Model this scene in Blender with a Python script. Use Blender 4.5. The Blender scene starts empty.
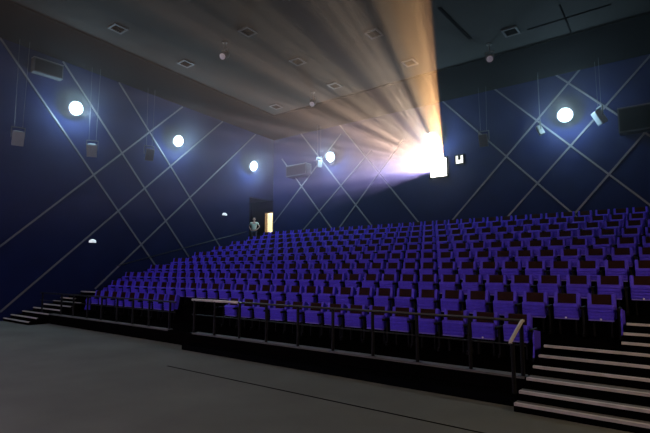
import bpy, bmesh, math, random
from mathutils import Vector, Matrix
random.seed(7)
sc = bpy.context.scene
COL = sc.collection
PI = math.pi
V = Vector

# ------------------------------------------------------------------ materials
def new_mat(name):
    m = bpy.data.materials.new(name); m.use_nodes = True
    return m, m.node_tree.nodes, m.node_tree.links, m.node_tree.nodes['Principled BSDF']

def pm(name, col, rough=.6, metal=0, amt=.25, scale=6., bump=0., bscale=60., spec=.5, emit=None, es=0):
    """principled material whose colour varies a little with object-space noise"""
    m, N, L, b = new_mat(name)
    tc = N.new('ShaderNodeTexCoord'); nz = N.new('ShaderNodeTexNoise')
    nz.inputs['Scale'].default_value = scale; nz.inputs['Detail'].default_value = 5
    L.new(tc.outputs['Object'], nz.inputs['Vector'])
    rp = N.new('ShaderNodeValToRGB')
    rp.color_ramp.elements[0].position = .3; rp.color_ramp.elements[1].position = .7
    rp.color_ramp.elements[0].color = tuple(c*(1-amt) for c in col)+(1,)
    rp.color_ramp.elements[1].color = tuple(min(1, c*(1+amt)) for c in col)+(1,)
    L.new(nz.outputs['Fac'], rp.inputs['Fac']); L.new(rp.outputs['Color'], b.inputs['Base Color'])
    b.inputs['Roughness'].default_value = rough; b.inputs['Metallic'].default_value = metal
    b.inputs['Specular IOR Level'].default_value = spec
    if bump:
        n2 = N.new('ShaderNodeTexNoise'); n2.inputs['Scale'].default_value = bscale
        n2.inputs['Detail'].default_value = 3
        L.new(tc.outputs['Object'], n2.inputs['Vector'])
        bp = N.new('ShaderNodeBump'); bp.inputs['Strength'].default_value = bump
        bp.inputs['Distance'].default_value = .02
        L.new(n2.outputs['Fac'], bp.inputs['Height']); L.new(bp.outputs['Normal'], b.inputs['Normal'])
    if emit:
        b.inputs['Emission Color'].default_value = tuple(emit)+(1,)
        b.inputs['Emission Strength'].default_value = es
    return m

M_WALL   = pm('navy_wall_fabric', (.0032, .0074, .043), .9, amt=.12, scale=1.2, bump=.3, bscale=40, spec=.15)
M_CEIL   = pm('grey_ceiling_board', (.0105, .0125, .0092), .85, amt=.5, scale=.55, bump=.2, bscale=9, spec=.2)
M_BLACK  = pm('black_paint', (.0022, .0026, .003), .8, amt=.2, spec=0)
M_CARPET = pm('grey_brown_carpet', (.120, .134, .116), .95, amt=.13, scale=.7, bump=.5, bscale=140, spec=.1)
M_STEP   = pm('dark_step_carpet', (.0018, .0017, .0017), .95, amt=.2, scale=3, bump=.4, bscale=120, spec=0)
M_EDGE   = pm('grey_walkway_edging', (.075, .075, .07), .8, amt=.12, scale=5)
M_NOSE   = pm('pale_step_nosing', (.40, .37, .33), .5, amt=.12, scale=8)
M_STRIP  = pm('satin_metal_strip', (.10, .105, .11), .45, amt=.1, scale=2)
M_BLUE   = pm('violet_blue_upholstery', (.068, .038, .58), .58, amt=.12, scale=14, bump=.25, bscale=220, spec=.3)
M_PANHI   = pm('pale_pan_highlight', (.16, .13, .55), .5, amt=.08, scale=9)
M_HEAD   = pm('dark_maroon_headrest', (.016, .003, .0015), .6, amt=.2, scale=10, spec=.08)
M_ARM    = pm('black_armrest_plastic', (.003, .003, .0035), .6, amt=.15, scale=9, spec=.1)
M_RAIL   = pm('dark_rail_paint', (.004, .004, .004), .5, amt=.15, spec=.15)
M_TOPR   = pm('brushed_rail_metal', (.009, .009, .008), .35, metal=.4, amt=.12, scale=3)
M_SPK    = pm('grey_speaker_paint', (.16, .18, .19), .55, amt=.12, scale=5)
M_SPKD   = pm('dark_speaker_paint', (.05, .06, .055), .6, amt=.15, scale=5)
M_GRILL  = pm('speaker_grille_cloth', (.03, .033, .035), .8, amt=.2, scale=40)
M_WIRE   = pm('steel_wire', (.07, .08, .085), .4, metal=.3, amt=.1)
M_VENTF  = pm('pale_vent_frame', (.04, .04, .037), .6, amt=.1)
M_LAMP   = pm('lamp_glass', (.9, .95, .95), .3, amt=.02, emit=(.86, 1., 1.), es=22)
M_LAMPM  = pm('lamp_glare_ring', (.7, .8, .8), .3, amt=.02, emit=(.55, .88, 1.), es=.95)  # weak glow here and on the rim stands in for lamp glare
M_LAMPR  = pm('lamp_glare_rim', (.4, .5, .55), .3, amt=.02, emit=(.34, .64, .85), es=.26)
M_PORT   = pm('lit_projection_glass', (.9, .9, .9), .2, amt=.02, emit=(1., .90, .82), es=9)
M_PORT2  = pm('lit_booth_glass', (.9, .9, .9), .2, amt=.02, emit=(1., .96, .80), es=1.6)
M_SCONCE = pm('lit_sconce_shade', (.8, .8, .8), .4, amt=.02, emit=(.85, .95, 1.), es=.55)
M_CREAM  = pm('cream_corridor_paint', (.80, .75, .58), .7, amt=.06)
M_WOOD   = pm('brown_door_wood', (.22, .11, .04), .5, amt=.2)
M_SCREEN = pm('white_screen_vinyl', (.80, .80, .80), .9, amt=.01)
M_SKIN   = pm('skin', (.42, .24, .17), .55, amt=.08)
M_SHIRT  = pm('pale_green_cotton', (.50, .62, .50), .85, amt=.1, scale=12)
M_TROU   = pm('dark_blue_denim', (.03, .04, .07), .85, amt=.15, scale=12)
M_HAIR   = pm('black_hair', (.012, .010, .009), .6, amt=.2)
M_SHOE   = pm('dark_shoe_leather', (.02, .018, .016), .5, amt=.2)
M_PLATE  = pm('pale_glint', (.80, .82, .85), .25, amt=.03, scale=9)  # near-white colour stands in for glints on seat plates and spotlight lenses

# ------------------------------------------------------------------ mesh helpers
class MB:
    def __init__(s): s.bm = bmesh.new()
    def box(s, x0, x1, y0, y1, z0, z1, bevel=0, mat=None):
        vs = [V((x, y, z)) for z in (z0, z1) for y in (y0, y1) for x in (x0, x1)]
        return s.hexa(vs, bevel, mat)
    def hexa(s, vs, bevel=0, mat=None):
        if mat is not None: vs = [mat @ v for v in vs]
        b = [s.bm.verts.new(v) for v in vs]
        fs = [s.bm.faces.new([b[i] for i in q]) for q in
              ((0,2,3,1), (4,5,7,6), (0,1,5,4), (2,6,7,3), (0,4,6,2), (1,3,7,5))]
        if bevel:
            es = {e for f in fs for e in f.edges}
            bmesh.ops.bevel(s.bm, geom=list(es), offset=bevel, segments=2, affect='EDGES', profile=.6)
        return s
    def prism(s, pts, axis, a, b):
        """closed 2-D outline pushed along one axis; pts are (u,v) in the other two axes in order"""
        def P(u, v, w): return {'x': (w, u, v), 'y': (u, w, v), 'z': (u, v, w)}[axis]
        A = [s.bm.verts.new(P(u, v, a)) for u, v in pts]; B = [s.bm.verts.new(P(u, v, b)) for u, v in pts]
        n = len(pts)
        s.bm.faces.new(A[::-1]); s.bm.faces.new(B)
        for i in range(n): s.bm.faces.new((A[i], A[(i+1) % n], B[(i+1) % n], B[i]))
        return s
    def tube(s, pts, r, seg=8, r2=None):
        pts = [V(p) for p in pts]; n = len(pts); rings = []
        for i, p in enumerate(pts):
            d = (pts[min(i+1, n-1)] - pts[max(i-1, 0)]).normalized()
            q = d.to_track_quat('Z', 'Y'); rr = r if r2 is None else r+(r2-r)*i/(n-1)
            rings.append([s.bm.verts.new(p + q @ V((rr*math.cos(2*PI*k/seg), rr*math.sin(2*PI*k/seg), 0))) for k in range(seg)])
        for a, b in zip(rings, rings[1:]):
            for k in range(seg): s.bm.faces.new((a[k], a[(k+1) % seg], b[(k+1) % seg], b[k]))
        s.bm.faces.new(rings[0][::-1]); s.bm.faces.new(rings[-1])
        return s
    def lathe(s, prof, seg=20, mat=None):
        """prof: (radius, z)"""
        rings = []
        for r, z in prof:
            rings.append([s.bm.verts.new((mat or Matrix()) @ V((r*math.cos(2*PI*k/seg), r*math.sin(2*PI*k/seg), z))) for k in range(seg)])
        for a, b in zip(rings, rings[1:]):
            for k in range(seg): s.bm.faces.new((a[k], a[(k+1) % seg], b[(k+1) % seg], b[k]))
        s.bm.faces.new(rings[0][::-1]); s.bm.faces.new(rings[-1])
        return s
    def build(s, name, m, parent=None, smooth=False, loc=None):
        bmesh.ops.recalc_face_normals(s.bm, faces=s.bm.faces)
        me = bpy.data.meshes.new(name); s.bm.to_mesh(me); s.bm.free()
        me.materials.append(m)
        if smooth:
            for p in me.polygons: p.use_smooth = True
        o = bpy.data.objects.new(name, me); COL.objects.link(o)
        if parent: o.parent = parent
        if loc: o.location = loc
        return o

def thing(name, label, cat, loc, rz=0, group=None):
    o = bpy.data.objects.new(name, None); COL.objects.link(o)
    o.empty_display_size = .1
    o.location = loc; o.rotation_euler = (0, 0, rz)
    o['label'] = label; o['category'] = cat
    if group: o['group'] = group
    return o
def struct(o, label=None):
    o['kind'] = 'structure'
    if label: o['label'] = label
    return o

# ------------------------------------------------------------------ dimensions (metres)
XL, XR, YB, YF = -20.98, 1.6, 21.55, -1.6
RISE, PITCH, DEPTH = .33854, .5929, 1.2579
SX0, SY0 = -1.4571, 9.1177
NROW = 10
def ceil_z(y): return 11.08 - .0505*(y-6.1)
def row_z(k): return RISE*(k+1)
def row_front(k): return 7.62 if k == 0 else SY0+DEPTH*k-.98
REC_Y = 19.52                     # the dark exit recess at the back of the left wall
REC_Z0, REC_Z1 = row_z(9), 6.3

# ------------------------------------------------------------------ room shell
struct(MB().box(XL-2, XR, YF-.4, YB+2.6, -.2, 0).build('floor', M_CARPET))
b = MB()
b.hexa([V((XL, YF, ceil_z(YF))), V((XR, YF, ceil_z(YF))), V((XL, YB, ceil_z(YB))), V((XR, YB, ceil_z(YB))),
        V((XL, YF, ceil_z(YF)+.2)), V((XR, YF, ceil_z(YF)+.2)), V((XL, YB, ceil_z(YB)+.2)), V((XR, YB, ceil_z(YB)+.2))])
struct(b.build('ceiling', M_CEIL))
# black band around the ceiling's edge, just below it
b = MB()
def slab(x0, x1, y0, y1, dz0, dz1):
    b.hexa([V((x0, y0, ceil_z(y0)-dz1)), V((x1, y0, ceil_z(y0)-dz1)), V((x0, y1, ceil_z(y1)-dz1)), V((x1, y1, ceil_z(y1)-dz1)),
            V((x0, y0, ceil_z(y0)-dz0)), V((x1, y0, ceil_z(y0)-dz0)), V((x0, y1, ceil_z(y1)-dz0)), V((x1, y1, ceil_z(y1)-dz0))])
slab(XL+.01, XR, 18.4, YB-.01, .004, .07)
slab(XL+.01, -17.9, YF, 18.4, .004, .07)
struct(b.build('trim_1', M_BLACK))
b = MB()
ZT = 12.
b.box(XL-.3, XL, YF-.3, REC_Y, 0, ZT); b.box(XL-.3, XL, REC_Y, YB, REC_Z1, ZT); b.box(XL-.3, XL, REC_Y, YB, 0, REC_Z0-.01)
struct(b.build('wall_left', M_WALL))
struct(MB().box(XL, XR, YB, YB+.3, 0, ZT).build('wall_back', M_WALL))
struct(MB().box(XR, XR+.3, YF-.3, YB+.3, 0, ZT).build('wall_right', M_WALL))
struct(MB().box(XL-.3, XR+.3, YF-.3, YF, 0, ZT).build('wall_front', M_BLACK))
# recess behind the left wall: floor, side, end wall with the doorway, ceiling
DX0, DX1, DZ1 = -21.63, -20.99, 5.53
for nm, bx in (('floor_recess', (-22.9, XL-.3, REC_Y-.3, YB, REC_Z0-.2, REC_Z0)), ('floor_threshold', (XL-.3, XL, REC_Y, YB, REC_Z0-.01, REC_Z0)),
               ('ceiling_recess', (-22.9, XL-.3, REC_Y-.3, YB, REC_Z1, REC_Z1+.2)), ('wall_recess_left', (-23.1, -22.9, REC_Y-.3, YB, REC_Z0-.2, REC_Z1+.2)),
               ('wall_recess_front', (-22.9, XL-.3, REC_Y-.5, REC_Y-.3, REC_Z0-.2, REC_Z1+.2)), ('wall_recess_back', (-23.1, DX0-.06, YB, YB+.15, REC_Z0-.2, REC_Z1+.2)),
               ('wall_recess_top', (DX0-.06, XL, YB, YB+.15, DZ1+.06, REC_Z1+.2))):
    struct(MB().box(*bx).build(nm, M_BLACK))
b = MB()                                                  # lit corridor behind the doorway
b.box(-23.1, -20.2, YB+2.3, YB+2.5, REC_Z0-.2, 6.2); b.box(-23.1, -22.9, YB+.15, YB+2.3, REC_Z0-.2, 6.2)
b.box(-20.4, -20.2, YB+.3, YB+2.3, REC_Z0-.2, 6.2); b.box(-23.1, -20.2, YB+.15, YB+2.5, 6.2, 6.4)
b.box(-22.9, -20.4, YB+.15, YB+2.3, REC_Z0-.2, REC_Z0)
struct(b.build('wall_corridor', M_CREAM))
b = MB()
b.box(DX0-.06, DX0, YB-.03, YB+.17, REC_Z0, DZ1+.06); b.box(DX1, XL+.03, YB-.03, YB, REC_Z0, DZ1+.06)
b.box(DX0-.06, XL+.03, YB-.03, YB+.17, DZ1, DZ1+.06)
dr = struct(b.build('door_1', M_WOOD))
MB().box(DX0+.02, DX0+.06, YB+.16, YB+.85, REC_Z0+.01, DZ1-.01).build('door_leaf', M_CREAM, dr)
cl = bpy.data.lights.new('corridor_lamp', 'POINT'); cl.energy = 300; cl.color = (1, .95, .80); cl.shadow_soft_size = .2
clo = bpy.data.objects.new('corridor_lamp', cl); COL.objects.link(clo); clo.location = (-21.6, YB+1.2, 5.7)

# the screen behind the camera
fr = thing('cinema_screen', 'white cinema screen stretched across the front wall', 'screen', (-10.35, YF, .8))
MB().box(-10.25, 10.25, .14, .18, .1, 9.7).build('screen_surface', M_SCREEN, fr)
b = MB(); b.box(-10.4, 10.4, .02, .14, 0, .1); b.box(-10.4, 10.4, .02, .14, 9.7, 9.85)
b.box(-10.4, -10.25, .02, .14, .1, 9.7); b.box(10.25, 10.4, .02, .14, .1, 9.7); b.build('screen_frame', M_BLACK, fr)

# floor seam in the carpet
struct(MB().box(-8.6, .8, 5.82, 5.845, 0, .006).build('trim_2', M_STEP))

# ------------------------------------------------------------------ terraces and stairs
b = MB()
AX0, AX1 = -18.58, -2.12          # rows 1 and 2 are shorter: the steps cut their ends
BX0, BX1 = -19.67, -1.03
b.box(AX0, AX1, row_front(0), 9.6, 0, row_z(0))
b.box(AX0, AX1, row_front(1), 10.8, 0, row_z(1)); b.box(BX0, AX0, 8.71, 10.8, 0, row_z(1)); b.box(AX1, BX1, 8.71, 10.8, 0, row_z(1))
for k in range(2, NROW):
    y1 = row_front(k+1)+.1 if k < NROW-1 else YB
    b.box(XL, XR, row_front(k), y1, 0, row_z(k))
b.box(XL, BX0, 9.82, row_front(2), 0, row_z(2)); b.box(BX1, XR, 9.82, row_front(2), 0, row_z(2))
struct(b.build('seating_terrace', M_STEP), 'dark carpeted stepped terrace under the rows of seats')
struct(MB().box(-10.05, AX1-.03, 7.2, 7.62, 0, .12).build('terrace_plinth', M_BLACK))
MBn = MB(); MBn.box(-10.2, AX1-.02, 7.60, 7.80, row_z(0), row_z(0)+.012); MBn.box(-10.2, AX1-.02, 7.595, 7.607, row_z(0)-.02, row_z(0)+.012)
struct(MBn.build('terrace_edge', M_EDGE))
MBn = MB(); MBn.box(AX0, -11.25, 7.60, 7.76, row_z(0), row_z(0)+.012); MBn.box(AX0, -11.25, 7.595, 7.607, row_z(0)-.02, row_z(0)+.012)
struct(MBn.build('terrace_edge', M_EDGE))
R3 = RISE/3
STEPY = [6.96, 7.21, 7.60, 7.98, 8.36, 8.71, 9.01, 9.33, 9.82]
def stairs(name, x0a, x1a, x0b, x1b, label):
    b = MB(); nose = []
    for j, y in enumerate(STEPY):
        x0, x1 = (x0a, x1a) if j < 6 else (x0b, x1b)
        y1 = 9.0 if j < 6 else 9.82
        if y < y1: b.box(x0, x1, y, y1, R3*j if j < 6 else 0, R3*(j+1))
        nose.append((x0, x1, y, R3*(j+1), .13 if j < 2 else .20 if j == 2 else .05))
    o = struct(b.build(name, M_STEP), label)
    for x0, x1, y, z, wd in nose:
        n = MB(); n.box(x0+.01, x1-.01, y-.008, y+.045, z, z+.008); n.box(x0+.01, x1-.01, y-.014, y-.002, z-.03, z+.008)
        n.build('step_nosing', M_NOSE, o)
        if wd > .1 and x1 > 0: MB().box(x0+.01, x1-.01, y+.045, y+wd+.03, z, z+.004).build('pale_tread', M_EDGE, o)  # paler strip behind the nosing on the lowest right-hand steps
    return o
stairs('stair_flight', AX1, XR, BX1, XR, 'dark carpeted steps with pale nosings at the right end of the seats')
stairs('stair_flight', XL, AX0, XL, BX0, 'dark carpeted steps with pale nosings along the left wall')

# ------------------------------------------------------------------ diagonal metal strips on the walls
tr = 3
def strip_left(y0, z0, y1, z1, w=.07, t=.03):
    global tr
    z0c, z1c = min(z0, ceil_z(y0)-.08), min(z1, ceil_z(y1)-.08)
    d = V((0, y1-y0, z1-z0)).normalized(); n = V((0, -d.z, d.y))*w/2
    p0, p1 = V((XL, y0, z0c)), V((XL, y1, z1c)); X = V((t, 0, 0))
    struct(MB().hexa([p0-n, p0+n, p0-n+X, p0+n+X, p1-n, p1+n, p1-n+X, p1+n+X]).build(f'trim_{tr}', M_STRIP)); tr += 1
def strip_back(x0, z0, x1, z1, w=.07, t=.03):
    global tr
    d = V((x1-x0, 0, z1-z0)).normalized(); n = V((-d.z, 0, d.x))*w/2
    p0, p1 = V((x0, YB, z0)), V((x1, YB, z1)); X = V((0, -t, 0))
    struct(MB().hexa([p0-n, p0+n, p0-n+X, p0+n+X, p1-n, p1+n, p1-n+X, p1+n+X]).build(f'trim_{tr}', M_STRIP)); tr += 1
for q in ((6.13, 11.0, 13.45, 2.01), (8.5, 10.88, 15.37, 2.49), (11.04, 10.75, 17.42, 3.11)): strip_left(*q)
for q in ((6.84, .34, 17.32, 10.42), (6.67, 2.82, 14.59, 10.53), (10.42, 1.09, 19.93, 10.25), (3.0, .1, 6.67, 2.82)): strip_left(*q, t=.026)
for q in ((-20.24, 8.9, -15.6, 3.45), (-18.7, 10.3, -12.85, 3.4), (-15.75, 10.3, -10.1, 3.4), (-9.43, 10.3, -3.1, 3.4),
          (-6.88, 10.33, -.3, 3.4), (-4.3, 10.36, 1.58, 4.3)): strip_back(*q)
for q in ((-20.9, 4.85, -15.6, 9.7), (-19.5, 3.4, -13.6, 8.4), (-16.5, 3.5, -11.6, 8.7), (-9.9, 3.4, -3.15, 10.38), (-7.3, 3.4, -.7, 10.3),
          (-4.5, 3.4, 1.2, 9.9)): strip_back(*q, t=.026)

# ------------------------------------------------------------------ ceiling: vents, joints, hanging spotlights
def vent(x, y, label):
    t = thing('ceiling_vent', label, 'vent', (x, y, ceil_z(y)-.004), 0, 'square vents in the ceiling')
    t.rotation_euler = (-math.atan(.0505), 0, 0)
    f = MB(); h, w = .27, .07
    for a in ((-h, h, -h, -h+w), (-h, h, h-w, h), (-h, -h+w, -h+w, h-w), (h-w, h, -h+w, h-w)): f.box(a[0], a[1], a[2], a[3], -.05, 0)
    f.build('vent_frame', M_VENTF, t)
    g = MB(); g.box(-.2, .2, -.2, .2, -.012, 0)
    for k in range(5): g.box(-.2, .2, -.17+.08*k, -.155+.08*k, -.04, -.012)
    g.build('vent_grille', M_BLACK, t)
for x, y, lb in ((-16.5, 8.55, 'dim square ceiling vent nearest the top left of the dark ceiling'),
                 (-16.76, 11.76, 'square ceiling vent at the left edge of the brown lit ceiling'),
                 (-16.9, 17.5, 'faint square ceiling vent near the left back corner'),
                 (-12.62, 11.51, 'large square ceiling vent high beside the left hanging spotlight'),
                 (-12.63, 14.36, 'square ceiling vent midway between the two left hanging spotlights'),
                 (-12.76, 17.14, 'square ceiling vent just right of the middle hanging spotlight'),
                 (-8.84, 14.31, 'square ceiling vent among the upper dark streaks of the beam'),
                 (-8.82, 17.08, 'square ceiling vent in the orange edge of the beam'),
                 (-4.71, 17.01, 'square ceiling vent on the dark ceiling right of the beam')): vent(x, y, lb)
def joint(x0, y0, x1, y1, w=.05):
    global tr
    d = V((x1-x0, y1-y0, 0)).normalized(); n = V((-d.y, d.x, 0))*w/2
    c = []
    for dz in (-.02, -.002):
        for x, y in ((x0, y0), (x1, y1)):
            for sgn in (-1, 1):
                p = V((x, y, 0))+n*sgn; c.append(V((p.x, p.y, ceil_z(p.y)+dz)))
    struct(MB().hexa(c).build(f'trim_{tr}', M_BLACK)); tr += 1
joint(-6.2, 14.2, -6.1, 16.7, .12); joint(-2.94, 16.3, -2.99, 18.3); joint(-4.2, 17.25, -1.6, 17.2, .05)

def hang_spot(x, y, label, aim):
    z = ceil_z(y)
    t = thing('hanging_spotlight', label, 'spotlight', (x, y, z), 0, 'spotlights hung from the ceiling')
    MB().lathe([(.10, 0), (.10, -.05), (.03, -.06), (.03, -.30)], 14).build('ceiling_mount', M_SPKD, t)
    m = MB(); m.box(-.17, .17, -.02, .02, -.34, -.30); m.box(-.17, -.15, -.02, .02, -.58, -.32); m.box(.15, .17, -.02, .02, -.58, -.32)
    m.build('yoke', M_SPKD, t)
    R = Matrix.Translation((0, 0, -.55)) @ V(aim).normalized().to_track_quat('Z', 'Y').to_matrix().to_4x4()
    h = MB().lathe([(.06, -.26), (.13, -.22), (.14, .02), (.145, .20), (.15, .22)], 18, R).build('lamp_housing', M_SPKD, t)
    MB().lathe([(.12, .222), (.11, .235), (.04, .25)], 18, R).build('lens', M_PLATE, h)
hang_spot(-13.97, 11.55, 'hanging spotlight on the dark left part of the ceiling', (.45, -1, -.75))
hang_spot(-14.12, 17.18, 'hanging spotlight in the brown lit haze at mid ceiling', (.45, -1, -.75))
hang_spot(-5.66, 17.47, 'hanging spotlight right of the beam on the dark ceiling', (.35, -1, -.75))

# ------------------------------------------------------------------ wall floodlights
LAMPW = 360
def floodlight(p, n, label, power=LAMPW):
    """p on the wall, n the wall's normal"""
    n = V(n)
    t = thing('wall_floodlight', label, 'floodlight', p, 0, 'white floodlights high on the walls')
    q = n.to_track_quat('Z', 'Y').to_matrix().to_4x4()
    MB().box(-.09, .09, -.12, .12, 0, .03, mat=q).build('wall_plate', M_SPKD, t)
    MB().tube([n*.02, n*.20], .03).build('bracket', M_SPKD, t)
    tilt = (n+V((0, 0, -.28))).normalized()
    R = Matrix.Translation(n*.34) @ tilt.to_track_quat('Z', 'Y').to_matrix().to_4x4()
    h = MB().lathe([(.06, -.16), (.15, -.12), (.25, .0), (.31, .05), (.30, .055)], 26, R).build('lamp_housing', M_SPKD, t, True)
    MB().lathe([(.30, .052), (.28, .058), (.26, .062)], 26, R).build('glare_rim', M_LAMPR, h, True)  # rim and ring glow to imitate soft glare round the lens
    MB().lathe([(.26, .06), (.23, .075), (.20, .085)], 26, R).build('glare_ring', M_LAMPM, h, True)
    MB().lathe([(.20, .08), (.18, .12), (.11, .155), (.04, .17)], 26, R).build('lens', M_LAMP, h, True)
    L = bpy.data.lights.new('flood_lamp', 'POINT'); L.energy = power; L.color = (.50, .78, 1.); L.shadow_soft_size = .12
    o = bpy.data.objects.new('flood_lamp', L); COL.objects.link(o); o.parent = t; o.location = n*.34+tilt*.30
floodlight((XL, 9.0, 8.85), (1, 0, 0), 'bright white floodlight on the left wall, nearest of the three there')
floodlight((XL, 14.15, 8.53), (1, 0, 0), 'bright white floodlight on the left wall, second from the front')
floodlight((XL, 19.45, 8.14), (1, 0, 0), 'bright white floodlight on the left wall, beside the back corner')
floodlight((-16.1, YB, 8.36), (0, -1, 0), 'bright white floodlight at the left of the back wall')
floodlight((-9.84, YB, 8.35), (0, -1, 0), 'bright white floodlight inside the beam above the projection window')
floodlight((-3.86, YB, 8.32), (0, -1, 0), 'bright white floodlight at the right of the back wall')

# ------------------------------------------------------------------ small sconces on the left wall
def sconce(y, z, label, x=XL, rz=0, group='small half-round lamps on the left wall', power=0):
    t = thing('wall_sconce', label, 'wall lamp', (x, y, z), rz, group)
    MB().box(0, .03, -.13, .13, -.05, .10).build('back_plate', M_SPKD, t)
    pts = [(.03, -.16, 0)]; s = MB()
    prof = [(.16, 0.), (.155, .05), (.13, .10), (.08, .135), (.02, .15)]
    rings = []
    for r, zz in prof: rings.append([s.bm.verts.new((.03+r*math.sin(PI*k/10), -r*math.cos(PI*k/10), zz-.03)) for k in range(11)])
    for a, c in zip(rings, rings[1:]):
        for k in range(10): s.bm.faces.new((a[k], a[k+1], c[k+1], c[k]))
    s.bm.faces.new(rings[0]); s.bm.faces.new(rings[-1][::-1])
    s.build('shade', M_SCONCE, t)
    if power:
        L = bpy.data.lights.new('sconce_lamp', 'SPOT'); L.energy = power; L.color = (1., .72, .45); L.shadow_soft_size = .08
        L.spot_size = math.radians(150); L.spot_blend = .5
        o = bpy.data.objects.new('sconce_lamp', L); COL.objects.link(o); o.parent = t; o.location = (.25, 0, -.02)
        o.rotation_euler = V((.75, 0, -1)).to_track_quat('-Z', 'Y').to_euler()
sconce(10.18, 3.15, 'small white half-round lamp low on the left wall above the steps')
sconce(17.58, 5.02, 'small white half-round lamp on the left wall near the person')
for y, z in ((10.18, 3.15), (7.0, 2.6)): sconce(y, z, 'unseen warm half-round lamp low on the right wall above the steps', XR, PI, 'unseen warm lamps on the right wall', 110)  # out of view, put here to throw warm light on the right-hand steps

# ------------------------------------------------------------------ handrail on the left wall
t = thing('wall_handrail', 'thin grey handrail climbing the left wall beside the seats', 'handrail', (XL, 11.3, 1.2))
MB().tube([(.09, 0, .9), (.09, 7.95, 2.97)], .022).build('rail', M_TOPR, t)
for k in range(6):
    y = .4+1.42*k; z = .9+y*.2604
    MB().tube([(0, y, z-.08), (.05, y, z-.08), (.09, y, z-.01)], .012, 6).build('bracket', M_RAIL, t)

# ------------------------------------------------------------------ surround speakers
def speaker(p, n, label, cable, m=M_SPK, tilt=.5, s=.85):
    """wedge cabinet hung on two wires; p = centre, n = direction it faces"""
    t = thing('surround_speaker', label, 'speaker', p, math.atan2(n[0], -n[1]), 'surround speakers hung along the walls')
    R = Matrix.Rotation(tilt, 4, 'X')
    w, h, d = .24*s, .34*s, .17*s
    c = MB(); c.hexa([R @ V(v) for v in ((-w, -d, -h), (w, -d, -h), (-w*.5, d, -h), (w*.5, d, -h), (-w, -d, h), (w, -d, h), (-w*.5, d, h*.85), (w*.5, d, h*.85))], .012)
    c.build('cabinet', m, t)
    g = MB(); g.hexa([R @ V(v) for v in ((-w*.86, -d-.02, -h*.9), (w*.86, -d-.02, -h*.9), (-w*.86, -d, -h*.9), (w*.86, -d, -h*.9), (-w*.86, -d-.02, h*.9), (w*.86, -d-.02, h*.9), (-w*.86, -d, h*.9), (w*.86, -d, h*.9))], .006)
    g.build('grille', M_GRILL if m is M_SPKD else M_SPK, t)
    y = MB(); y.box(-w-.03, -w-.005, -.03, .03, 0, h+.12); y.box(w+.005, w+.03, -.03, .03, 0, h+.12); y.box(-w-.03, w+.03, -.03, .03, h+.10, h+.13)
    y.build('yoke', M_SPKD, t)
    for sx in (-1, 1): MB().tube([(sx*.16*s, 0, h+.12), (sx*.2*s, 0, cable)], .008, 5).build('hanging_wire', M_WIRE, t)
def to_ceil(p): return ceil_z(p[1])-p[2]-.02
for p, n, lb, m, ti, *sc_ in (
    ((-20.4, 9.68, 7.12), (1, -.55, 0), 'pale grey wedge speaker hung below the nearest left wall floodlight', M_SPK, .55),
    ((-20.4, 6.81, 7.02), (1, -.25, 0), 'grey wedge speaker hung at the far left picture edge', M_SPK, .5),
    ((-20.4, 12.4, 7.45), (1, -.25, 0), 'dark speaker hung left of the second left wall floodlight', M_SPKD, .4),
    ((-16.76, 20.95, 8.01), (.9, -.4, 0), 'small speaker beside the left floodlight of the back wall', M_SPKD, .3, .6),
    ((-7.19, 20.95, 7.77), (.1, -1, 0), 'dark speaker hung on the back wall right of the projection window', M_SPKD, .4),
    ((-4.79, 20.95, 7.79), (-.95, -.3, 0), 'slim side-on speaker just left of the right back wall floodlight', M_SPKD, .4, .62),
    ((-2.58, 20.95, 7.91), (-.85, -.5, 0), 'grey speaker just right of the right back wall floodlight', M_SPK, .5)):
    speaker(p, n, lb, to_ceil(p), m, ti, *sc_)

def bass_box(p, rz, label, w=1.6, h=.66, d=.5):
    t = thing('mounted_speaker', label, 'speaker', p, rz, 'wide dark bass speakers high on the walls')
    MB().box(-w/2, w/2, -d, 0, -h, 0, .02).build('cabinet', M_GRILL, t)
    MB().box(-w/2, w/2, -d, 0, .0, .035).build('painted_lit_top', M_STRIP, t)  # paler slab: light on the cabinet's top put into the colour
    g = MB(); g.box(-w/2+.05, w/2-.05, -d-.02, -d, -h+.05, -.05, .01); g.build('grille', M_BLACK, t)
bass_box((-18.6, YB-.04, 8.2), 0, 'wide dark box speaker at the left end of the back wall')
bass_box((-1.2, YB-.04, 8.12), 0, 'wide dark box speaker at the right end of the back wall', 1.6, .95)
bass_box((XL+.02, 7.85, 10.55), PI/2, 'dark box speaker high on the left wall under the ceiling', 1.15, .6, .3)

# ------------------------------------------------------------------ projection window, booth window
t = thing('projection_window', 'glaring white projection window in the middle of the back wall', 'projection window', (-9.67, YB, 6.91))
f = MB()
for a in ((-.50, .50, .44, .52), (-.50, .50, -.52, -.44), (-.50, -.42, -.44, .44), (.42, .50, -.44, .44)): f.box(a[0], a[1], -.08, 0, a[2], a[3])
f.build('window_frame', M_BLACK, t)
MB().box(-.42, .42, -.04, 0, -.44, .44).build('lit_glass', M_PORT, t)
t = thing('booth_window', 'small lit booth window right of the projection window', 'booth window', (-8.6, YB, 7.18))
f = MB()
for a in ((-.24, .24, .19, .25), (-.24, .24, -.25, -.19), (-.24, -.18, -.19, .19), (.18, .24, -.19, .19)): f.box(a[0], a[1], -.05, 0, a[2], a[3])
f.build('window_frame', M_BLACK, t)
MB().box(-.18, .18, -.02, 0, -.19, .19).build('lit_glass', M_PORT2, t)
MB().box(-.07, .06, -.035, -.02, -.02, .19).build('blind', M_BLACK, t)

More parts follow.
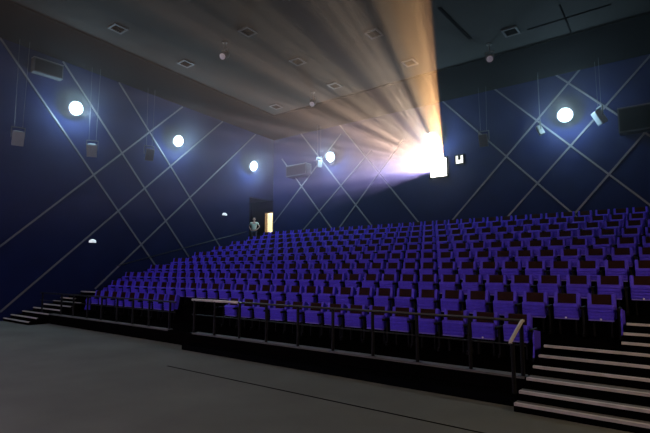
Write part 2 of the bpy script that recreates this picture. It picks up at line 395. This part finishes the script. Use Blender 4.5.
# ------------------------------------------------------------------ guard rails in front of the first row
def guard_rail(label, x0, x1, y, zt, posts, mid=True):
    z0 = row_z(0)
    t = thing('guard_rail', label, 'railing', (x0, y, z0))
    MB().tube([(0, 0, zt-z0), (x1-x0, 0, zt-z0)], .024).build('top_rail', M_TOPR, t)
    if mid: MB().tube([(0, 0, .46), (x1-x0, 0, .46)], .014).build('mid_rail', M_RAIL, t)
    for x in posts:
        p = MB(); p.tube([(x-x0, 0, 0), (x-x0, 0, zt-z0-.01)], .032); p.box(x-x0-.07, x-x0+.07, -.05, .05, .0, .015)
        p.build('post', M_RAIL, t)
    return t
px = [-10.2, -9.40, -8.50, -7.62, -6.69, -5.77, -4.84, -3.93, -2.98, -2.17]
g = guard_rail('dark guard rail in front of the first row, right-hand stretch ending at the steps', -10.3, -2.12, 7.66, 1.17, px)
h = MB(); h.tube([(8.16, .0, .83), (8.16, -.06, .83), (8.16, -.64, .60), (8.16, -.66, .57)], .026)
h.build('stair_handrail', M_NOSE, g)['label'] = 'pale sloping handrail'
MB().tube([(0, 0, .834), (1.75, 0, .834)], .031).build('rail_highlight', M_NOSE, g)['label'] = 'pale painted highlight on the rail'  # bright stretch of the rail, its highlight painted as a pale tube
h = MB(); h.tube([(8.18, -.63, -.113), (8.18, -.63, .59)], .03); h.build('post', M_RAIL, g)
guard_rail('dark guard rail in front of the first row, left-hand stretch', -19.7, -11.1, 7.72, 1.07,
           [-19.5, -17.9, -16.98, -15.98, -15.05, -14.1, -13.2, -12.35, -11.35])

# ------------------------------------------------------------------ seats
def rbox(b, x0, x1, y0, y1, z0, z1, R, bev): 
    b.hexa([V((x, y, z)) for z in (z0, z1) for y in (y0, y1) for x in (x0, x1)], bev, R)
TB = Matrix.Translation((0, 0, .38)) @ Matrix.Rotation(-.17, 4, 'X') @ Matrix.Translation((0, 0, -.38))   # backrest leans back
TP = Matrix.Translation((0, -.05, .34)) @ Matrix.Rotation(.10, 4, 'X') @ Matrix.Translation((0, .05, -.34))
def make_parts():
    P = {}
    b = MB()                                              # shell with side wings round the head panel
    rbox(b, -.232, .232, .02, .12, .36, .795, TB, .025)
    rbox(b, -.235, -.165, -.03, .05, .56, .815, TB, .02); rbox(b, .165, .235, -.03, .05, .56, .815, TB, .02)
    P['backrest'] = (b, M_BLUE)
    b = MB(); rbox(b, -.17, .17, -.012, .06, .60, .803, TB, .012); P['headrest'] = (b, M_HEAD)
    b = MB()                                              # tipped-up seat pan, underside to the front, four ribs
    rbox(b, -.218, .218, -.10, -.005, .335, .615, TP, .02)
    for k in range(4): rbox(b, -.206, .206, -.122, -.09, .352+.064*k, .404+.064*k, TP, .014)
    P['seat_pan'] = (b, M_BLUE)
    b = MB(); rbox(b, -.214, .214, -.118, -.03, .318, .338, TP, .006); P['pan_edge'] = (b, M_PANHI)  # pale strip paints the highlight along the pan's lower edge
    b = MB(); b.box(-.028, .028, -.26, .12, .52, .57, .014); b.box(-.02, .02, -.10, .10, .06, .53); b.box(-.022, .022, -.16, .14, .004, .07, .006)
    P['armrest'] = (b, M_ARM)
    b = MB(); b.prism([(-.30, .10), (-.18, .08), (.12, .08), (.16, .50), (-.20, .56), (-.27, .44), (-.24, .30)], 'x', -.014, .014)
    P['end_panel'] = (b, M_BLUE)
    b = MB(); b.lathe([(.018, 0), (.018, .006), (.012, .009)], 12, Matrix.Translation((0, -.128, .345)) @ Matrix.Rotation(PI/2, 4, 'X'))
    P['number_plate'] = (b, M_PLATE)
    b = MB(); b.box(-.20, .20, .02, .06, .30, .37); b.box(-.16, -.13, .02, .08, .004, .32); b.box(.13, .16, .02, .08, .004, .32)
    P['leg_frame'] = (b, M_ARM)
    return {k: v[0].build(k, v[1]) for k, v in P.items()}
PROTO = make_parts()
used = set()
def part(name, root, x=0):
    src = PROTO[name]
    o = src if name not in used else src.copy()
    if name in used: COL.objects.link(o)
    used.add(name)
    o.parent = root; o.location = (x, 0, 0)
    return o
ORD = ['', 'first', 'second', 'third', 'fourth', 'fifth', 'sixth', 'seventh', 'eighth', 'ninth', 'tenth', 'eleventh', 'twelfth',
       'thirteenth', 'fourteenth', 'fifteenth', 'sixteenth', 'seventeenth', 'eighteenth', 'nineteenth', 'twentieth']
ROWS = ['front row', 'second row', 'third row', 'fourth row', 'fifth row', 'sixth row', 'seventh row', 'eighth row', 'row before the last', 'back row']
def seat(k, i, label, ends):
    t = thing('cinema_chair', label, 'chair', (SX0+PITCH*i, SY0+DEPTH*k-.04, row_z(k)), 0, 'violet tip-up seats in rows')
    for n in ('backrest', 'headrest', 'seat_pan', 'pan_edge', 'leg_frame'): part(n, t)
    part('armrest', t, -PITCH/2)
    if 'r' in ends: part('armrest', t, PITCH/2); part('end_panel', t, PITCH/2+.045)
    if 'l' in ends: part('end_panel', t, -PITCH/2-.045)
    return t
PLATES = {(0, -3), (1, -1), (1, 0), (2, 1)}  # seats whose number plate gets the painted glint
for k in range(NROW):
    runs = [(-28, -20), (-15, -2)] if k == 0 else [(-30, 0)] if k == 1 else [(-32, 1)]
    for a, z in runs:
        for i in range(a, z+1):
            nl, nr = i-a+1, z-i+1
            where = ROWS[k]
            if k == 0 and a == -28: lab = f'violet tip-up seat in the front row left of its gap, {ORD[nl]} from the left'
            elif k == 0: lab = f'violet tip-up seat in the front row, {ORD[nr]} from the right-hand steps'
            elif nl <= nr: lab = f'violet tip-up seat in the {where}, {ORD[nl]} from its left end'
            elif k == 1: lab = f'violet tip-up seat in the {where}, {ORD[nr]} from the right-hand steps'
            else: lab = f'violet tip-up seat in the {where}, {ORD[nr]} from the right picture edge'
            s = seat(k, i, lab, ('l' if i == a and (k, i) != (0, -15) else '')+('r' if i == z and k < 2 and (k, i) != (0, -20) else ''))
            if (k, i) in PLATES: part('number_plate', s)

# ------------------------------------------------------------------ the person in the recess
def skin(name, verts, edges, radii, m, parent, root=0, sub=2):
    me = bpy.data.meshes.new(name); me.from_pydata(verts, edges, []); me.update()
    o = bpy.data.objects.new(name, me); COL.objects.link(o)
    o.modifiers.new('s', 'SKIN'); 
    for v, r in zip(me.skin_vertices[0].data, radii):
        v.radius = (r, r) if not isinstance(r, tuple) else r
        v.use_root = False
    me.skin_vertices[0].data[root].use_root = True
    sm = o.modifiers.new('u', 'SUBSURF'); sm.levels = sm.render_levels = sub
    dg = bpy.context.evaluated_depsgraph_get(); dg.update()
    nm = bpy.data.meshes.new_from_object(o.evaluated_get(dg)); nm.name = name
    o.modifiers.clear(); o.data = nm; nm.materials.clear(); nm.materials.append(m)
    for p in nm.polygons: p.use_smooth = True
    o.parent = parent
    return o
pt = thing('person', 'person in a pale green shirt standing hands on hips by the lit doorway', 'person', (-21.32, 20.25, REC_Z0), math.radians(32))
bv = [(0, 0, .92), (0, 0, 1.08), (0, .005, 1.24), (0, .01, 1.38), (0, .005, 1.47), (0, -.012, 1.56), (0, -.015, 1.66), (0, -.01, 1.71)]
br = [(.155, .105), (.14, .10), (.16, .11), (.15, .095), .055, (.070, .085), (.075, .09), (.045, .055)]
be = [(i, i+1) for i in range(7)]
for s in (-1, 1):
    n = len(bv)
    bv += [(s*.10, 0, .86), (s*.11, -.005, .48), (s*.12, .015, .09), (s*.13, -.12, .035)]
    br += [.088, .058, .042, .036]; be += [(0, n), (n, n+1), (n+1, n+2), (n+2, n+3)]
    n = len(bv)
    bv += [(s*.19, .01, 1.40), (s*.34, .05, 1.17), (s*.20, -.04, .99), (s*.165, -.085, .965)]
    br += [.056, .040, .030, .030]; be += [(3, n), (n, n+1), (n+1, n+2), (n+2, n+3)]
    w = n+3
    for f, (dx, dy, dz, ln) in enumerate(((-.2, -.9, .05, .075), (-.25, -.95, -.15, .082), (-.25, -.9, -.35, .078), (-.2, -.8, -.55, .064), (.1, .75, .1, .055))):
        n = len(bv); d = V((s*dx, dy, dz)).normalized()
        p0 = V(bv[w]); p1 = p0+d*ln*.55; p2 = p1+(d+V((-s*.55, 0, -.1))).normalized()*ln*.5
        bv += [tuple(p1), tuple(p2)]; br += [.0095, .008]; be += [(w, n), (n, n+1)]
body = skin('body', bv, be, br, M_SKIN, pt)
# face: nose, ears, eyes, mouth
f = MB(); f.hexa([V(v) for v in ((-.014, -.118, 1.585), (.014, -.118, 1.585), (-.016, -.085, 1.585), (.016, -.085, 1.585), (-.008, -.10, 1.635), (.008, -.10, 1.635), (-.01, -.085, 1.635), (.01, -.085, 1.635))], .004)
f.build('nose', M_SKIN, pt)
for s in (-1, 1):
    MB().lathe([(.004, -.012), (.012, -.006), (.012, .004), (.004, .01)], 10, Matrix.Translation((s*.030, -.093, 1.63)) @ Matrix.Rotation(PI/2, 4, 'X')).build('eye', M_HAIR, pt)
    MB().box(s*.076-.012, s*.076+.012, -.02, .02, 1.585, 1.65, .01).build('ear', M_SKIN, pt)
MB().box(-.026, .026, -.100, -.085, 1.548, 1.558, .003).build('mouth', M_HEAD, pt)
skin('hair', [(0, -.035, 1.715), (0, .03, 1.70), (0, .055, 1.62)], [(0, 1), (1, 2)], [(.072, .045), (.084, .06), (.076, .045)], M_HAIR, pt)
sv = [(0, 0, .90), (0, 0, 1.08), (0, .005, 1.24), (0, .01, 1.38), (0, .008, 1.44)]; sr = [(.175, .125), (.158, .118), (.176, .126), (.166, .112), .075]
se = [(0, 1), (1, 2), (2, 3), (3, 4)]
for s in (-1, 1):
    n = len(sv); sv += [(s*.19, .01, 1.405), (s*.27, .03, 1.27)]; sr += [.074, .066]; se += [(3, n), (n, n+1)]
skin('shirt', sv, se, sr, M_SHIRT, pt)
tv = [(0, 0, .93)]; trd = [(.168, .12)]; te = []
for s in (-1, 1):
    n = len(tv); tv += [(s*.10, 0, .84), (s*.11, -.005, .48), (s*.12, .012, .10)]; trd += [.104, .078, .064]; te += [(0, n), (n, n+1), (n+1, n+2)]
skin('trousers', tv, te, trd, M_TROU, pt)
for s in (-1, 1):
    b = MB(); b.box(s*.128-.05, s*.128+.05, -.19, .07, .0, .085, .03); b.build('shoe', M_SHOE, pt)

# ------------------------------------------------------------------ projector: a spot that throws a picture through the haze
PJ = V((-9.30, 21.35, 6.88)); TG = V((-10.35, -1.2, 5.6))
sp = bpy.data.lights.new('projector_beam', 'SPOT'); so = bpy.data.objects.new('projector_beam', sp); COL.objects.link(so)
so.location = PJ; so.rotation_euler = (TG-PJ).to_track_quat('-Z', 'Y').to_euler()
sp.spot_size = math.radians(66); sp.spot_blend = 0; sp.shadow_soft_size = .012
sp.energy = 90000; sp.use_nodes = True
N = sp.node_tree.nodes; L = sp.node_tree.links; em = N['Emission']
def math_n(op, a, b=None, clamp=False):
    n = N.new('ShaderNodeMath'); n.operation = op; n.use_clamp = clamp
    for k, v in enumerate((a, b)):
        if v is None: continue
        if isinstance(v, (int, float)): n.inputs[k].default_value = v
        else: L.new(v, n.inputs[k])
    return n.outputs[0]
tc = N.new('ShaderNodeTexCoord'); sx = N.new('ShaderNodeSeparateXYZ'); L.new(tc.outputs['Normal'], sx.inputs[0])
az = math_n('ABSOLUTE', sx.outputs['Z'])
u = math_n('DIVIDE', sx.outputs['X'], az); v = math_n('DIVIDE', sx.outputs['Y'], az)
# the picture: streaks made up for the beam's look, fanning from its lower right-hand corner
du = math_n('ADD', u, .4864); dv = math_n('ADD', v, .1768)
ang = math_n('DIVIDE', math_n('ARCTAN2', du, dv), PI)          # 0 straight up, .5 to the side
rp = N.new('ShaderNodeValToRGB'); L.new(ang, rp.inputs['Fac'])
cr = rp.color_ramp; cr.interpolation = 'EASE'
stops = [(0.0, (0, 0, 0)), (.006, (0, 0, 0)), (.014, (.55, .27, .11)), (.04, (.95, .52, .22)), (.072, (.80, .45, .20)), (.103, (.40, .26, .15)), (.125, (.15, .105, .08)),
         (.153, (.36, .26, .19)), (.192, (.36, .26, .19)), (.22, (.15, .105, .09)), (.255, (.36, .26, .19)), (.32, (.40, .27, .20)), (.36, (.46, .31, .25)),
         (.405, (.46, .33, .34)), (.45, (.44, .35, .50)), (.485, (.36, .30, .56)), (.515, (.18, .15, .36)), (.58, (0, 0, 0))]
cr.elements[0].position, cr.elements[0].color = stops[0][0], stops[0][1]+(1,)
cr.elements[1].position, cr.elements[1].color = stops[-1][0], stops[-1][1]+(1,)
for p, c in stops[1:-1]:
    e = cr.elements.new(p); e.color = c+(1,)
nz = N.new('ShaderNodeTexNoise'); nz.noise_dimensions = '1D'; nz.inputs['Scale'].default_value = 44; nz.inputs['Detail'].default_value = 2
L.new(ang, nz.inputs['W'])
mod = math_n('ADD', math_n('MULTIPLY', nz.outputs['Fac'], 1.5), .25)
inside = math_n('MULTIPLY', math_n('LESS_THAN', math_n('ABSOLUTE', u), .486), math_n('LESS_THAN', math_n('ABSOLUTE', v), .215))
L.new(rp.outputs['Color'], em.inputs['Color'])
L.new(math_n('MULTIPLY', mod, inside), em.inputs['Strength'])

# ------------------------------------------------------------------ haze that fills the hall
HAZE = .0023
w = bpy.data.worlds.new('hall_air'); sc.world = w; w.use_nodes = True
w.node_tree.nodes['Background'].inputs['Strength'].default_value = 0
WN, WL = w.node_tree.nodes, w.node_tree.links
vs = WN.new('ShaderNodeVolumeScatter'); vs.inputs['Anisotropy'].default_value = .72
geo = WN.new('ShaderNodeNewGeometry'); sz = WN.new('ShaderNodeSeparateXYZ'); WL.new(geo.outputs['Position'], sz.inputs[0])
mr = WN.new('ShaderNodeMapRange'); mr.interpolation_type = 'SMOOTHSTEP'          # the smoke hangs in the upper hall
mr.inputs['From Min'].default_value = 1.2; mr.inputs['From Max'].default_value = 5.6
mr.inputs['To Min'].default_value = 0; mr.inputs['To Max'].default_value = HAZE
WL.new(sz.outputs['Z'], mr.inputs['Value']); WL.new(mr.outputs['Result'], vs.inputs['Density'])
vf = WN.new('ShaderNodeVolumeScatter'); vf.inputs['Anisotropy'].default_value = .95      # fine droplets throw light forward: a halo round every lamp
m2 = WN.new('ShaderNodeMath'); m2.operation = 'MULTIPLY'; m2.inputs[1].default_value = .6; WL.new(mr.outputs['Result'], m2.inputs[0]); WL.new(m2.outputs[0], vf.inputs['Density'])
ad = WN.new('ShaderNodeAddShader'); WL.new(vs.outputs[0], ad.inputs[0]); WL.new(vf.outputs[0], ad.inputs[1])
WL.new(ad.outputs[0], WN['World Output'].inputs['Volume'])
w.cycles.homogeneous_volume = False; w.cycles.volume_sampling = 'MULTIPLE_IMPORTANCE'; w.cycles.volume_step_size = 1.5

# ------------------------------------------------------------------ camera and view
cam = bpy.data.cameras.new('camera'); co = bpy.data.objects.new('camera', cam); COL.objects.link(co)
right = V((.788855, .614579, -.000198)); down = V((-.068099, .087089, -.993870)); fwd = V((-.610795, .784033, .110552))
co.matrix_world = Matrix(((right.x, -down.x, -fwd.x, 0), (right.y, -down.y, -fwd.y, 0), (right.z, -down.z, -fwd.z, 1.952), (0, 0, 0, 1)))
cam.sensor_width = 36; cam.lens = 473.61/650*36; cam.clip_start = .05; cam.clip_end = 200
sc.camera = co
sc.view_settings.view_transform = 'Standard'; sc.view_settings.look = 'None'
sc.view_settings.gamma = 1; sc.view_settings.use_curve_mapping = False
sc.view_settings.exposure = 0
sc.cycles.use_denoising = True
sc.cycles.max_bounces = 6; sc.cycles.diffuse_bounces = 3; sc.cycles.glossy_bounces = 2; sc.cycles.volume_bounces = 0
sc.cycles.sample_clamp_indirect = 4
